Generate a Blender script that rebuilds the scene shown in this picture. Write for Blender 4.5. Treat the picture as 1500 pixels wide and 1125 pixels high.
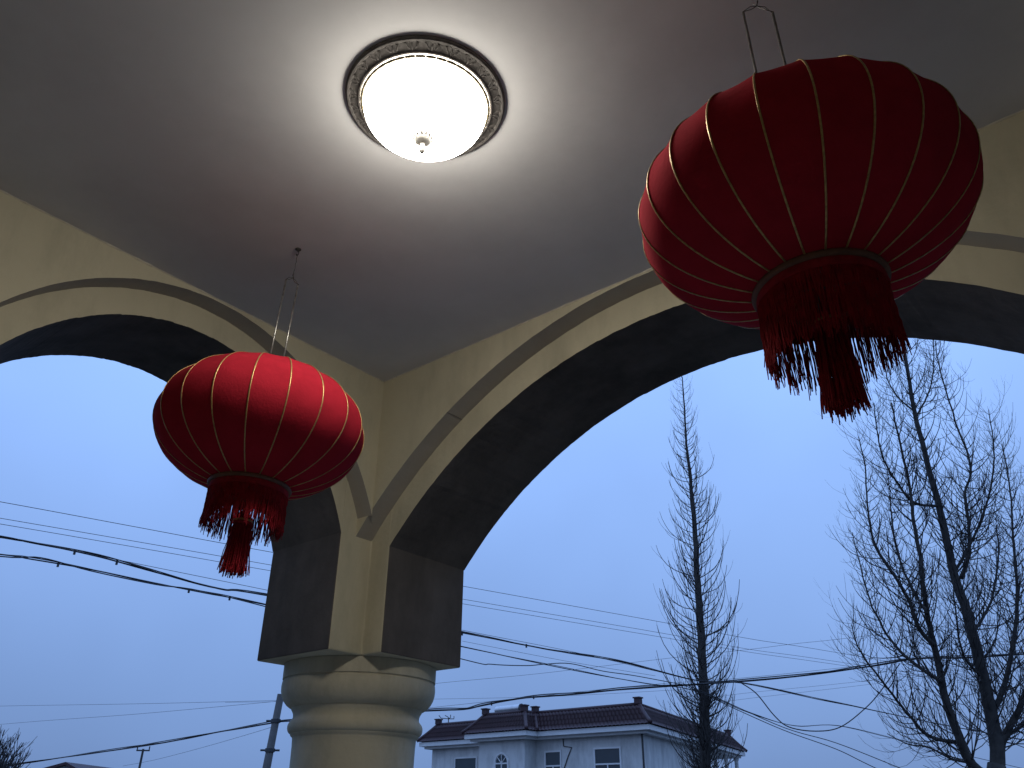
import bpy, math, random
import numpy as np
from mathutils import Vector, Matrix

SC = bpy.context.scene
COL = SC.collection
for _o in list(bpy.data.objects):
    bpy.data.objects.remove(_o)

# ------------------------------------------------------------------ camera
F_PX, YAW, PITCH, ROLL = 1202.16, -0.690734, 0.488293, 0.010641
CAM_H = 1.6
_cy, _sy, _cp, _sp = math.cos(YAW), math.sin(YAW), math.cos(PITCH), math.sin(PITCH)
FWD = Vector((_sy * _cp, _cy * _cp, _sp))
_R = Vector((_cy, -_sy, 0))
_U = _R.cross(FWD)
RGT = _R * math.cos(ROLL) + _U * math.sin(ROLL)
UPV = -_R * math.sin(ROLL) + _U * math.cos(ROLL)
HOR = Vector((_sy, _cy, 0))
CAM = Vector((0, 0, CAM_H))
cam_data = bpy.data.cameras.new('camera')
cam = bpy.data.objects.new('camera', cam_data)
COL.objects.link(cam)
cam_data.sensor_fit = 'HORIZONTAL'
cam_data.sensor_width = 36.0
cam_data.lens = F_PX / 1500 * 36.0
cam_data.clip_start = 0.02
cam_data.clip_end = 3000
m3 = Matrix((RGT, UPV, -FWD)).transposed()
cam.matrix_world = Matrix.Translation(CAM) @ m3.to_4x4()
SC.camera = cam

# ------------------------------------------------------------------ world: overcast dusk sky
world = bpy.data.worlds.new('World')
SC.world = world
world.use_nodes = True
nt = world.node_tree
nt.nodes.clear()
N = nt.nodes.new
out = N('ShaderNodeOutputWorld')
bg = N('ShaderNodeBackground')
bg.inputs['Strength'].default_value = 0.1
sky = N('ShaderNodeTexSky')
sky.sky_type = 'NISHITA'
sky.sun_disc = False
sky.sun_elevation = math.radians(4)
sky.sun_rotation = math.radians(200)
tc = N('ShaderNodeTexCoord')
sep = N('ShaderNodeSeparateXYZ')
nt.links.new(tc.outputs['Generated'], sep.inputs[0])
mx = N('ShaderNodeMath'); mx.operation = 'MAXIMUM'; mx.inputs[1].default_value = 0.0
nt.links.new(sep.outputs['Z'], mx.inputs[0])
ml = N('ShaderNodeMath'); ml.operation = 'MULTIPLY_ADD'          # overcast luminance 1 + 2 sin(elevation)
ml.inputs[1].default_value = 2.9; ml.inputs[2].default_value = 1.0
nt.links.new(mx.outputs[0], ml.inputs[0])
cn = N('ShaderNodeTexNoise'); cn.inputs['Scale'].default_value = 3.0; cn.inputs['Detail'].default_value = 3
nt.links.new(tc.outputs['Generated'], cn.inputs['Vector'])
cr = N('ShaderNodeMapRange'); cr.inputs['To Min'].default_value = 0.84; cr.inputs['To Max'].default_value = 1.16
nt.links.new(cn.outputs['Fac'], cr.inputs['Value'])
m2 = N('ShaderNodeMath'); m2.operation = 'MULTIPLY'
nt.links.new(ml.outputs[0], m2.inputs[0]); nt.links.new(cr.outputs[0], m2.inputs[1])
vs = N('ShaderNodeVectorMath'); vs.operation = 'SCALE'
vs.inputs[0].default_value = (1.53, 2.57, 5.05)
nt.links.new(m2.outputs[0], vs.inputs['Scale'])
mixw = N('ShaderNodeMix'); mixw.data_type = 'RGBA'; mixw.inputs['Factor'].default_value = 0.97
nt.links.new(sky.outputs[0], mixw.inputs['A']); nt.links.new(vs.outputs[0], mixw.inputs['B'])
nt.links.new(mixw.outputs['Result'], bg.inputs['Color'])
nt.links.new(bg.outputs[0], out.inputs['Surface'])

# weak diffuse daylight left in the clouds
sun_data = bpy.data.lights.new('sun', 'SUN')
sun_data.energy = 0.05
sun_data.angle = math.radians(40)
sun_data.color = (0.75, 0.85, 1.0)
sun = bpy.data.objects.new('sun', sun_data)
COL.objects.link(sun)
sun.rotation_euler = (math.radians(60), 0, math.radians(-20))

SC.view_settings.view_transform = 'Standard'
SC.view_settings.look = 'None'
SC.view_settings.exposure = 0
SC.view_settings.gamma = 1

# ------------------------------------------------------------------ helpers
def tag(o, label=None, cat=None, group=None, kind=None):
    if label: o['label'] = label
    if cat: o['category'] = cat
    if group: o['group'] = group
    if kind: o['kind'] = kind
    return o

def empty(name, loc=(0, 0, 0)):
    o = bpy.data.objects.new(name, None)
    o.location = loc
    o.empty_display_size = 0.1
    COL.objects.link(o)
    return o

class MB:
    """collects geometry; build() links it as one mesh object"""
    def __init__(s):
        s.v = []; s.f = []; s.mi = []
    def quad(s, *pts):
        n = len(s.v); s.v += [tuple(p) for p in pts]; s.f.append(tuple(range(n, n + len(pts))))
    def box(s, lo, hi, M=None):
        n = len(s.v)
        for x in (lo[0], hi[0]):
            for y in (lo[1], hi[1]):
                for z in (lo[2], hi[2]):
                    p = Vector((x, y, z))
                    s.v.append(tuple(M @ p if M else p))
        for f in ((0, 1, 3, 2), (4, 6, 7, 5), (0, 4, 5, 1), (2, 3, 7, 6), (0, 2, 6, 4), (1, 5, 7, 3)):
            s.f.append(tuple(n + i for i in f))
    def tube(s, pts, rad, sides=6, cap=True, flat=1.0, up=None):
        pts = [Vector(p) for p in pts]
        if isinstance(rad, (int, float)): rad = [rad] * len(pts)
        n0 = len(s.v)
        prev = None
        for i, p in enumerate(pts):
            a = pts[max(i - 1, 0)]; b = pts[min(i + 1, len(pts) - 1)]
            t = (b - a)
            if t.length < 1e-9: t = Vector((0, 0, 1))
            t.normalize()
            if up is not None:
                u = Vector(up[i]) if isinstance(up, list) else Vector(up)
                u = (u - t * u.dot(t)).normalized()
            elif prev is None:
                u = t.orthogonal().normalized()
            else:
                u = (prev - t * prev.dot(t))
                u = u.normalized() if u.length > 1e-6 else t.orthogonal().normalized()
            prev = u
            w = t.cross(u)
            for k in range(sides):
                an = 2 * math.pi * k / sides
                q = p + (u * math.cos(an) * flat + w * math.sin(an)) * rad[i]
                s.v.append((q.x, q.y, q.z))
        for i in range(len(pts) - 1):
            for k in range(sides):
                k2 = (k + 1) % sides
                a = n0 + i * sides
                s.f.append((a + k, a + k2, a + sides + k2, a + sides + k))
        if cap:
            s.f.append(tuple(n0 + k for k in reversed(range(sides))))
            e = n0 + (len(pts) - 1) * sides
            s.f.append(tuple(e + k for k in range(sides)))
    def lathe(s, prof, c=(0, 0, 0), seg=48, close=False, wob=None):
        n0 = len(s.v); m = len(prof)
        for k in range(seg):
            an = 2 * math.pi * k / seg
            for r, z in prof:
                rr = r * (1 + (wob(an, z) if wob else 0))
                s.v.append((c[0] + rr * math.cos(an), c[1] + rr * math.sin(an), c[2] + z))
        for k in range(seg):
            k2 = (k + 1) % seg
            for i in range(m - 1):
                s.f.append((n0 + k * m + i, n0 + k2 * m + i, n0 + k2 * m + i + 1, n0 + k * m + i + 1))
    def prism(s, poly, z0, z1):
        n = len(s.v); m = len(poly)
        s.v += [(x, y, z0) for x, y in poly] + [(x, y, z1) for x, y in poly]
        for i in range(m):
            j = (i + 1) % m
            s.f.append((n + i, n + j, n + m + j, n + m + i))
        s.f.append(tuple(n + i for i in reversed(range(m))))
        s.f.append(tuple(n + m + i for i in range(m)))
    def build(s, name, mat, parent=None, smooth=False, loc=None):
        me = bpy.data.meshes.new(name)
        me.from_pydata(s.v, [], s.f)
        me.update()
        if mat: me.materials.append(mat)
        if smooth:
            me.polygons.foreach_set('use_smooth', [True] * len(me.polygons))
            if smooth != 'all':
                try: me.set_sharp_from_angle(angle=math.radians(smooth if smooth is not True else 40))
                except Exception: pass
        o = bpy.data.objects.new(name, me)
        COL.objects.link(o)
        if parent: o.parent = parent
        if loc is not None: o.location = loc
        return o

def mat(name, c, rough=0.6, metal=0.0, var=0.12, scale=8.0, bump=0.0, bscale=60.0, c2=None, spec=0.5, sheen=0.0, emis=None, estr=0.0, stretch=None, stain=0.0, sscale=(2.2, 2.2, 0.7)):
    m = bpy.data.materials.new(name); m.use_nodes = True
    t = m.node_tree; b = t.nodes['Principled BSDF']
    b.inputs['Roughness'].default_value = rough
    b.inputs['Metallic'].default_value = metal
    b.inputs['Specular IOR Level'].default_value = spec
    if sheen:
        b.inputs['Sheen Weight'].default_value = sheen
    co = t.nodes.new('ShaderNodeTexCoord')
    vec = co.outputs['Object']
    if stretch:
        mp = t.nodes.new('ShaderNodeMapping'); mp.inputs['Scale'].default_value = stretch
        t.links.new(vec, mp.inputs['Vector']); vec = mp.outputs['Vector']
    n1 = t.nodes.new('ShaderNodeTexNoise'); n1.inputs['Scale'].default_value = scale; n1.inputs['Detail'].default_value = 6
    n1.inputs['Roughness'].default_value = 0.6
    t.links.new(vec, n1.inputs['Vector'])
    ra = t.nodes.new('ShaderNodeValToRGB')
    d = c2 if c2 else tuple(max(0, x * (1 - 2 * var)) for x in c)
    ra.color_ramp.elements[0].position = 0.3; ra.color_ramp.elements[0].color = (*d, 1)
    ra.color_ramp.elements[1].position = 0.7; ra.color_ramp.elements[1].color = (*c, 1)
    t.links.new(n1.outputs['Fac'], ra.inputs['Fac'])
    colout = ra.outputs['Color']
    if stain:                                   # weather streaks and grime patches in the paint
        sm = t.nodes.new('ShaderNodeMapping'); sm.inputs['Scale'].default_value = sscale
        t.links.new(co.outputs['Object'], sm.inputs['Vector'])
        sn = t.nodes.new('ShaderNodeTexNoise'); sn.inputs['Scale'].default_value = 2.0; sn.inputs['Detail'].default_value = 9; sn.inputs['Roughness'].default_value = 0.68
        t.links.new(sm.outputs['Vector'], sn.inputs['Vector'])
        sr = t.nodes.new('ShaderNodeMapRange'); sr.inputs['From Min'].default_value = 0.45; sr.inputs['From Max'].default_value = 0.72
        sr.inputs['To Min'].default_value = 1.0; sr.inputs['To Max'].default_value = 1.0 - stain
        t.links.new(sn.outputs['Fac'], sr.inputs['Value'])
        sv = t.nodes.new('ShaderNodeVectorMath'); sv.operation = 'SCALE'
        t.links.new(colout, sv.inputs[0]); t.links.new(sr.outputs[0], sv.inputs['Scale'])
        colout = sv.outputs[0]
    t.links.new(colout, b.inputs['Base Color'])
    if bump:
        n2 = t.nodes.new('ShaderNodeTexNoise'); n2.inputs['Scale'].default_value = bscale; n2.inputs['Detail'].default_value = 5
        t.links.new(vec, n2.inputs['Vector'])
        bp = t.nodes.new('ShaderNodeBump'); bp.inputs['Strength'].default_value = bump; bp.inputs['Distance'].default_value = 0.02
        t.links.new(n2.outputs['Fac'], bp.inputs['Height'])
        t.links.new(bp.outputs['Normal'], b.inputs['Normal'])
    if emis:
        b.inputs['Emission Color'].default_value = (*emis, 1)
        b.inputs['Emission Strength'].default_value = estr
    return m

M_CEIL = mat('ceiling_plaster', (0.57, 0.555, 0.54), 0.9, var=0.05, scale=2.2, bump=0.035, bscale=12, stain=0.10, sscale=(1.2, 1.2, 1.2))
M_WALL = mat('beige_plaster', (0.54, 0.49, 0.35), 0.88, var=0.05, scale=3.0, bump=0.12, bscale=40, stain=0.24)
M_COLUMN = mat('beige_column_paint', (0.52, 0.475, 0.36), 0.78, var=0.06, scale=4.0, bump=0.12, bscale=30, spec=0.2, stain=0.28, sscale=(3, 3, 1.2))
M_REVEAL = mat('assumed_dark_reveal', (0.125, 0.110, 0.100), 0.9, var=0.14, scale=5.0, bump=0.14, bscale=35, spec=0.08, stain=0.35)  # dark tone assumed for the reveals, chosen for how light falls there
M_FILLER = mat('cream_filler', (0.62, 0.57, 0.45), 0.9, var=0.15, scale=30)
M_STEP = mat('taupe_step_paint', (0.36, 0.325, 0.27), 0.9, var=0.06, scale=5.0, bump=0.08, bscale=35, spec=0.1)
M_FLOOR = mat('porch_floor_tile', (0.55, 0.51, 0.44), 0.45, var=0.1, scale=3)
M_GROUND = mat('yard_ground', (0.032, 0.030, 0.028), 0.9, var=0.25, scale=0.3)
M_BRONZE = mat('aged_bronze', (0.12, 0.108, 0.098), 0.7, 0.0, var=0.25, scale=40, bump=0.15, bscale=60, spec=0.12)
M_BEAD = mat('brass_bead', (0.05, 0.042, 0.026), 0.8, 0.0, var=0.2, scale=60, spec=0.05)
M_DOME = mat('lit_opal_glass', (0.9, 0.88, 0.82), 0.3, var=0.0, emis=(1.0, 0.96, 0.87), estr=33.0)
_t = M_DOME.node_tree                       # bulbs sit over the middle, so the bowl glows less towards its rim
_co = _t.nodes.new('ShaderNodeTexCoord'); _sp = _t.nodes.new('ShaderNodeSeparateXYZ'); _mr = _t.nodes.new('ShaderNodeMapRange')
_t.links.new(_co.outputs['Object'], _sp.inputs[0]); _t.links.new(_sp.outputs['Z'], _mr.inputs['Value'])
_mr.inputs['From Min'].default_value = -0.030; _mr.inputs['From Max'].default_value = -0.138
_mr.inputs['To Min'].default_value = 8.0; _mr.inputs['To Max'].default_value = 72.0
_t.links.new(_mr.outputs[0], _t.nodes['Principled BSDF'].inputs['Emission Strength'])
M_FINIAL = mat('frosted_acrylic', (0.50, 0.48, 0.44), 0.6, 0.0, var=0.05, scale=40, spec=0.1)
_t = M_FINIAL.node_tree
_tr = _t.nodes.new('ShaderNodeBsdfTranslucent'); _tr.inputs['Color'].default_value = (0.8, 0.76, 0.68, 1)
_mx = _t.nodes.new('ShaderNodeMixShader'); _mx.inputs[0].default_value = 0.0016
_t.links.new(_t.nodes['Principled BSDF'].outputs[0], _mx.inputs[1]); _t.links.new(_tr.outputs[0], _mx.inputs[2])
_t.links.new(_mx.outputs[0], _t.nodes['Material Output'].inputs['Surface'])
M_RED = mat('red_lantern_cloth', (0.39, 0.017, 0.032), 1.0, var=0.13, scale=7, bump=0.06, bscale=140, spec=0.05, stain=0.25, sscale=(4, 4, 4))
M_GOLD = mat('gold_ribbon', (0.58, 0.38, 0.15), 0.42, 0.55, var=0.25, scale=120)
M_RING = mat('lantern_ring', (0.17, 0.075, 0.045), 0.6, 0.2, var=0.2, scale=30)
M_FRINGE = mat('red_fringe', (0.36, 0.012, 0.022), 0.8, var=0.25, scale=40, spec=0.2)
M_ROD = mat('steel_rod', (0.42, 0.40, 0.37), 0.35, 0.8, var=0.3, scale=50)
M_WIRE = mat('iron_wire', (0.10, 0.09, 0.08), 0.5, 0.5, var=0.3, scale=80)
M_BARK = mat('dark_bark', (0.055, 0.048, 0.042), 0.95, var=0.3, scale=5, bump=0.6, bscale=14)
M_TWIG = mat('twig_bark', (0.05, 0.043, 0.04), 0.95, var=0.2, scale=6)
M_CABLE = mat('black_cable', (0.02, 0.02, 0.022), 0.6, var=0.1, scale=5)
M_CONC = mat('pole_concrete', (0.16, 0.15, 0.14), 0.9, var=0.15, scale=3, bump=0.2, bscale=20)
M_WHITE = mat('white_render', (0.66, 0.65, 0.62), 0.9, var=0.10, scale=0.8, bump=0.1, bscale=10, stain=0.35, sscale=(0.7, 0.7, 0.22))
M_TRIM = mat('white_trim', (0.72, 0.71, 0.69), 0.8, var=0.06, scale=2)
M_TILE = mat('maroon_roof_tile', (0.055, 0.022, 0.024), 0.65, var=0.2, scale=1.5)
M_GLASS = mat('window_glass', (0.03, 0.05, 0.06), 0.08, var=0.1, scale=1)
M_TANK = mat('tank_steel', (0.6, 0.6, 0.6), 0.3, 0.7, var=0.1, scale=3)
M_TIP = mat('finial_tip_metal', (0.45, 0.43, 0.40), 0.4, 0.5, var=0.1, scale=40)
M_DARK = mat('dark_metal', (0.05, 0.05, 0.05), 0.5, 0.3, var=0.1, scale=5)
M_DOOR = mat('door_wood', (0.10, 0.05, 0.03), 0.5, var=0.3, scale=4, stretch=(6, 6, 0.5))

rng = random.Random(7)

def ray(px, py):
    return (RGT * ((px - 750) / F_PX) - UPV * ((py - 562.5) / F_PX) + FWD)

def at_d(px, py, D):
    """point on the pixel's ray at horizontal forward distance D"""
    d = ray(px, py)
    return CAM + d * (D / d.dot(HOR))

def at_z(px, py, z):
    d = ray(px, py)
    return CAM + d * ((z - CAM_H) / d.z)

# ------------------------------------------------------------------ ground
GZ = -0.3
g = MB()
g.quad((-900, -900, GZ), (900, -900, GZ), (900, 900, GZ), (-900, 900, GZ))
tag(g.build('ground', M_GROUND), kind='structure')

# ------------------------------------------------------------------ porch
CX, CY = -2.6334, 2.2563          # inner faces of the piers at the corner
ZC = CAM_H + 1.75                 # ceiling
ZB = CAM_H + 0.5767               # underside of pier blocks
T = 0.4642
PA, PB = 0.1684, 0.1146
S = 0.0899                        # upper wall stands proud by this much
XR, ZR, RR, ER, DR = -1.185, CAM_H - 0.3551, 1.8357, 1.0769, 0.1127
XL, ZL, RL, EL, DL = 1.3222, CAM_H + 0.6754, 0.8287, 1.1617, 0.1013
CX2 = 2 * XR - CX                 # mirrored corner
YH = -1.25                        # house front
ZT = ZC + 0.3

porch = empty('porch', (XR, 0.5, 0))
tag(porch, 'beige plastered porch with round arches, a moulded corner column and a grey ceiling', 'porch')
def pbuild(mb, name, m, smooth=False):
    o = mb.build(name, m, None, smooth)
    o.parent = porch
    o.matrix_parent_inverse = Matrix.Translation(-Vector(porch.location))
    return o

def arc(u, X, Z, R, E):
    return Z + E * math.sqrt(max(R * R - (u - X) ** 2, 0))

def rough_noise(n, amp, seed, k=3):
    r = random.Random(seed)
    a = [r.uniform(-1, 1) for _ in range(n)]
    b = []
    cur = 0
    for i in range(n):
        if i % k == 0: cur = r.uniform(-1, 1)
        b.append(amp * (0.65 * cur + 0.35 * a[i]))
    return b

def arch_wall(name, u0, u1, X, Z, R, E, to3, seed):
    """wall above an arch; to3(u, w, z): w = 0 inner face, w = T outer face"""
    n = 170
    us = [u0 + (u1 - u0) * i / n for i in range(n + 1)]
    j1 = rough_noise(n + 1, 0.0022, seed); j2 = rough_noise(n + 1, 0.0022, seed + 1, 4)
    zi = [arc(u, X, Z, R, E) + j1[i] for i, u in enumerate(us)]
    zo = [arc(u, X, Z, R, E) + j2[i] for i, u in enumerate(us)]
    mb = MB(); so = MB()
    for i in range(n):
        a, b = us[i], us[i + 1]
        mb.quad(to3(a, 0, zi[i]), to3(b, 0, zi[i + 1]), to3(b, 0, ZT), to3(a, 0, ZT))
        mb.quad(to3(a, T, zo[i]), to3(a, T, ZT), to3(b, T, ZT), to3(b, T, zo[i + 1]))
        so.quad(to3(a, 0, zi[i]), to3(a, T, zo[i]), to3(b, T, zo[i + 1]), to3(b, 0, zi[i + 1]))
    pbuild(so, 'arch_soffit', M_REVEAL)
    return pbuild(mb, name, M_WALL)

def upper_layer(name, u0, u1, X, Z, R, E, to3, seed, step):
    """proud upper wall; its curved soffit is the dark band above the arch"""
    n = 170
    us = [u0 + (u1 - u0) * i / n for i in range(n + 1)]
    j1 = rough_noise(n + 1, 0.0012, seed)
    zt = ZC + 0.03; so = MB()
    zi = [min(arc(u, X, Z, R, E), ZC - 0.009) + j1[i] for i, u in enumerate(us)]
    mb = MB()
    for i in range(n):
        a, b = us[i], us[i + 1]
        if zi[i] >= zt and zi[i + 1] >= zt: continue
        mb.quad(to3(a, -step, zi[i]), to3(b, -step, zi[i + 1]), to3(b, -step, zt), to3(a, -step, zt))
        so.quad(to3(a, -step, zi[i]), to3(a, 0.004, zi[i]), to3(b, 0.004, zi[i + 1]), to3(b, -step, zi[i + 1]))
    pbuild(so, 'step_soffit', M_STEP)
    return pbuild(mb, name, M_WALL)

front = lambda u, w, z: (u, CY + w, z)
left = lambda u, w, z: (CX - w, u, z)
right = lambda u, w, z: (CX2 + w, u, z)
arch_wall('arch_wall', CX + PB, CX2 - PB, XR, ZR, RR, ER, front, 11)
arch_wall('arch_wall', 2 * XL - (CY - PA), CY - PA, XL, ZL, RL, EL, left, 21)
arch_wall('arch_wall', 2 * XL - (CY - PA), CY - PA, XL, ZL, RL, EL, right, 31)
ER2 = (ZC - 0.010 - ZR) / (RR + DR); EL2 = (ZC - 0.010 - ZL) / (RL + DL)
upper_layer('upper_wall', CX - 0.004, CX2 + 0.004, XR, ZR, RR + DR, ER2, front, 41, S)
YS = 2 * XL - (CY - PA) - 0.17
upper_layer('upper_wall', YS, CY - S + 0.001, XL, ZL, RL + DL, EL2, left, 51, S)
upper_layer('upper_wall', YS, CY - S + 0.001, XL, ZL, RL + DL, EL2, right, 61, S)

Y0 = 2 * XL - (CY - PA)
def pier(poly, z0):
    mb = MB(); mb.prism(poly, z0, ZT)
    o = pbuild(mb, 'pier', M_WALL)
    o.data.materials.append(M_REVEAL)
    for f in o.data.polygons:                    # reveals facing into the openings take the assumed dark tone
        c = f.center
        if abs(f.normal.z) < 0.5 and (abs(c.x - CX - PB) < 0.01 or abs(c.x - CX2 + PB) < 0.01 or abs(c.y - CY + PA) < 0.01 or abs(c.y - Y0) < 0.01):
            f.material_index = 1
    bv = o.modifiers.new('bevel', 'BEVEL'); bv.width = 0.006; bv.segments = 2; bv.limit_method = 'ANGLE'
    return o
pier([(CX + PB, CY), (CX + PB, CY + T), (CX - T, CY + T), (CX - T, CY - PA), (CX, CY - PA), (CX, CY)], ZB)
pier([(CX2 - PB, CY), (CX2, CY), (CX2, CY - PA), (CX2 + T, CY - PA), (CX2 + T, CY + T), (CX2 - PB, CY + T)], ZB)
Y0 = 2 * XL - (CY - PA)
pier([(CX, Y0), (CX - T, Y0), (CX - T, YH), (CX, YH)], GZ - 0.01)
pier([(CX2, Y0), (CX2, YH), (CX2 + T, YH), (CX2 + T, Y0)], GZ - 0.01)

# bead of cream filler where the walls meet the ceiling
def filler(p, q, seed):
    r = random.Random(seed); n = 120; mb = MB()
    P_ = [Vector(p) + (Vector(q) - Vector(p)) * (i / n) for i in range(n + 1)]
    mb.tube(P_, [0.0028 + 0.0022 * abs(math.sin(i * 0.37 + seed)) * r.random() + (0.002 if r.random() < 0.1 else 0) for i in range(n + 1)], 6)
    pbuild(mb, 'filler_bead', M_FILLER, 'all')
filler((CX + S, CY - S, ZC), (CX2 - S, CY - S, ZC), 1)
filler((CX + S, YS, ZC), (CX + S, CY - S, ZC), 2)
filler((CX2 - S, YS, ZC), (CX2 - S, CY - S, ZC), 3)
ju = -2.135; jz = arc(ju, XR, ZR, RR + DR, ER2)
mb = MB(); mb.tube([(ju, CY - S - 0.001, jz - 0.0005), (ju + 0.004, CY - S * 0.5, jz), (ju + 0.001, CY, jz + 0.0005)], 0.0009, 6)
pbuild(mb, 'crack', M_REVEAL)

# round corner column under the pier block
PROF = [(0.0, 0.5787), (0.300, 0.5787), (0.312, 0.574), (0.317, 0.560), (0.317, 0.520), (0.3165, 0.503), (0.311, 0.500), (0.311, 0.496),
        (0.316, 0.492), (0.3175, 0.475), (0.316, 0.455), (0.311, 0.437), (0.302, 0.420), (0.289, 0.405), (0.277, 0.397), (0.268, 0.394),
        (0.2665, 0.388), (0.261, 0.380), (0.257, 0.370), (0.256, 0.360), (0.258, 0.352), (0.263, 0.346), (0.270, 0.338),
        (0.2735, 0.327), (0.2735, 0.318), (0.271, 0.308), (0.266, 0.301), (0.260, 0.297), (0.2575, 0.290), (0.252, 0.286), (0.249, 0.280),
        (0.247, 0.25), (0.244, 0.1), (0.243, -0.6), (0.243, -1.30), (0.262, -1.315), (0.275, -1.34), (0.275, -1.37), (0.262, -1.40), (0.268, -1.42), (0.30, -1.45), (0.30, -1.52), (0.33, -1.52), (0.33, -1.61)]
def column(x, y):
    mb = MB()
    k_ = 1.027
    mb.lathe([(r * k_, min(z * k_, 0.5765)) for r, z in PROF], (x, y, CAM_H), 96)
    mb2 = mb
    o = pbuild(mb2, 'column', M_COLUMN, 35)
    return o
column(CX + (PB - T) / 2 - 0.071, CY + (T - PA) / 2 + 0.069)
column(CX2 - (PB - T) / 2 + 0.075, CY + (T - PA) / 2 + 0.065)

# ceiling, floor, house front behind the viewer
mb = MB()
nx, ny = 40, 44
r2 = random.Random(5)
mb.box((CX - 0.05, YH - 0.05, ZC), (CX2 + 0.05, CY + 0.05, ZC + 0.2))
pbuild(mb, 'ceiling', M_CEIL)
mb = MB(); mb.box((CX - T - 0.35, YH, GZ - 0.02), (CX2 + T + 0.35, CY + T + 0.35, 0.0))
pbuild(mb, 'floor', M_FLOOR)
mb = MB(); mb.box((CX - 4, YH - 0.3, GZ - 0.02), (CX2 + 6, YH, 7.0))  # unseen house front, made tall to block skylight
pbuild(mb, 'house_wall', M_WALL)
mb = MB(); mb.box((CX2 + T + 1.1, YH + 0.003, GZ - 0.02), (CX2 + 6, 9.0, 7.0))  # unseen wing added to block skylight from the side
pbuild(mb, 'shade_wing', M_WALL)
dr = MB(); dr.box((XR - 0.75, YH, 0.0), (XR + 0.75, YH + 0.06, 2.3))
dro = pbuild(dr, 'door', M_DOOR)
mb = MB(); mb.box((CX - T - 0.5, YH, ZT + 0.1), (CX2 + T + 0.5, CY + T + 0.5, ZT + 0.25)); mb.box((CX - T, YH + 0.002, ZT), (CX2 + T, CY + T, ZT + 0.1))  # overhang added above the view to keep skylight off the reveals
pbuild(mb, 'shade_roof_slab', M_WALL)

# ------------------------------------------------------------------ ceiling lamp
LX, LY, LR = -1.2318, 1.1043, 0.2188
lamp = empty('ceiling_lamp', (LX, LY, ZC))
tag(lamp, 'round flush ceiling lamp with embossed bronze rim and glowing white glass dome', 'lamp')
mb = MB()
mb.lathe([(LR - 0.002, 0.004), (LR, -0.003), (LR - 0.001, -0.008), (LR - 0.005, -0.0115), (LR - 0.010, -0.012), (LR - 0.012, -0.0105), (LR - 0.015, -0.0110), (0.195, -0.0145), (0.186, -0.0185), (0.1835, -0.0225), (0.181, -0.0235), (0.179, -0.022), (0.175, -0.016), (0.165, -0.012), (0.10, -0.010)], seg=128)
mb.build('rim', M_BRONZE, lamp, 35)
# embossed leaves round the rim: each a raised curl
for k in range(24):
    a = 2 * math.pi * (k + 0.3) / 24
    lf = MB()
    def rp(r, da):
        t_ = (LR - 0.012 - r) / (LR - 0.012 - 0.180)
        return (r * math.cos(a + da), r * math.sin(a + da), -0.0112 - 0.0070 * t_)
    lf.tube([rp(0.184, -0.02), rp(0.194, -0.055), rp(0.203, -0.085), rp(0.2085, -0.05), rp(0.2045, -0.025)], [0.0015, 0.0019, 0.0018, 0.0015, 0.0012], 5)
    lf.tube([rp(0.184, 0.02), rp(0.194, 0.055), rp(0.203, 0.085), rp(0.2085, 0.05), rp(0.2045, 0.025)], [0.0015, 0.0019, 0.0018, 0.0015, 0.0012], 5)
    lf.tube([rp(0.185, 0.0), rp(0.197, 0.0), rp(0.202, 0.0)], [0.0024, 0.0018, 0.0008], 5)
    lf.build('leaf_ornament', M_BRONZE, lamp, 'all')
mb = MB()
nb = 40
for k in range(nb):                       # gadrooned brass bead against the glass
    a0 = 2 * math.pi * (k + 0.03) / nb; a1 = 2 * math.pi * (k + 0.97) / nb
    pts = []
    for j in range(4):
        a = a0 + (a1 - a0) * j / 3
        pts.append((0.1735 * math.cos(a), 0.1735 * math.sin(a), -0.0255))
    mb.tube(pts, [0.0028, 0.0034, 0.0034, 0.0028], 8)
tag(mb.build('bead_ring', M_BEAD, lamp, 'all'), kind='stuff')
mb = MB()
prof = []
for i in range(25):
    t_ = i / 24 * math.pi / 2
    prof.append((0.168 * math.cos(t_), -0.030 - 0.108 * math.sin(t_)))
mb.lathe(prof, seg=96)
mb.build('glass_dome', M_DOME, lamp, 'all')
fin = MB()
fin.lathe([(0.026, -0.135), (0.027, -0.139), (0.024, -0.146), (0.016, -0.153), (0.007, -0.158), (0.0, -0.160)], seg=32)
fo = fin.build('finial', M_FINIAL, lamp, 35)
tip = MB(); tip.lathe([(0.0, -0.157), (0.0055, -0.158), (0.006, -0.164), (0.0085, -0.170), (0.0095, -0.177), (0.0075, -0.185), (0.004, -0.191), (0.0, -0.193)], seg=24)
tip.build('tip', M_TIP, fo, 35)
for k in range(14):
    a = 2 * math.pi * k / 14
    pt = MB(); pt.tube([(0.024 * math.cos(a), 0.024 * math.sin(a), -0.1435), (0.0285 * math.cos(a), 0.0285 * math.sin(a), -0.1375), (0.031 * math.cos(a), 0.031 * math.sin(a), -0.1335)], [0.0028, 0.0038, 0.0022], 6)
    pt.build('petal', M_FINIAL, fo, 'all')

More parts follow.
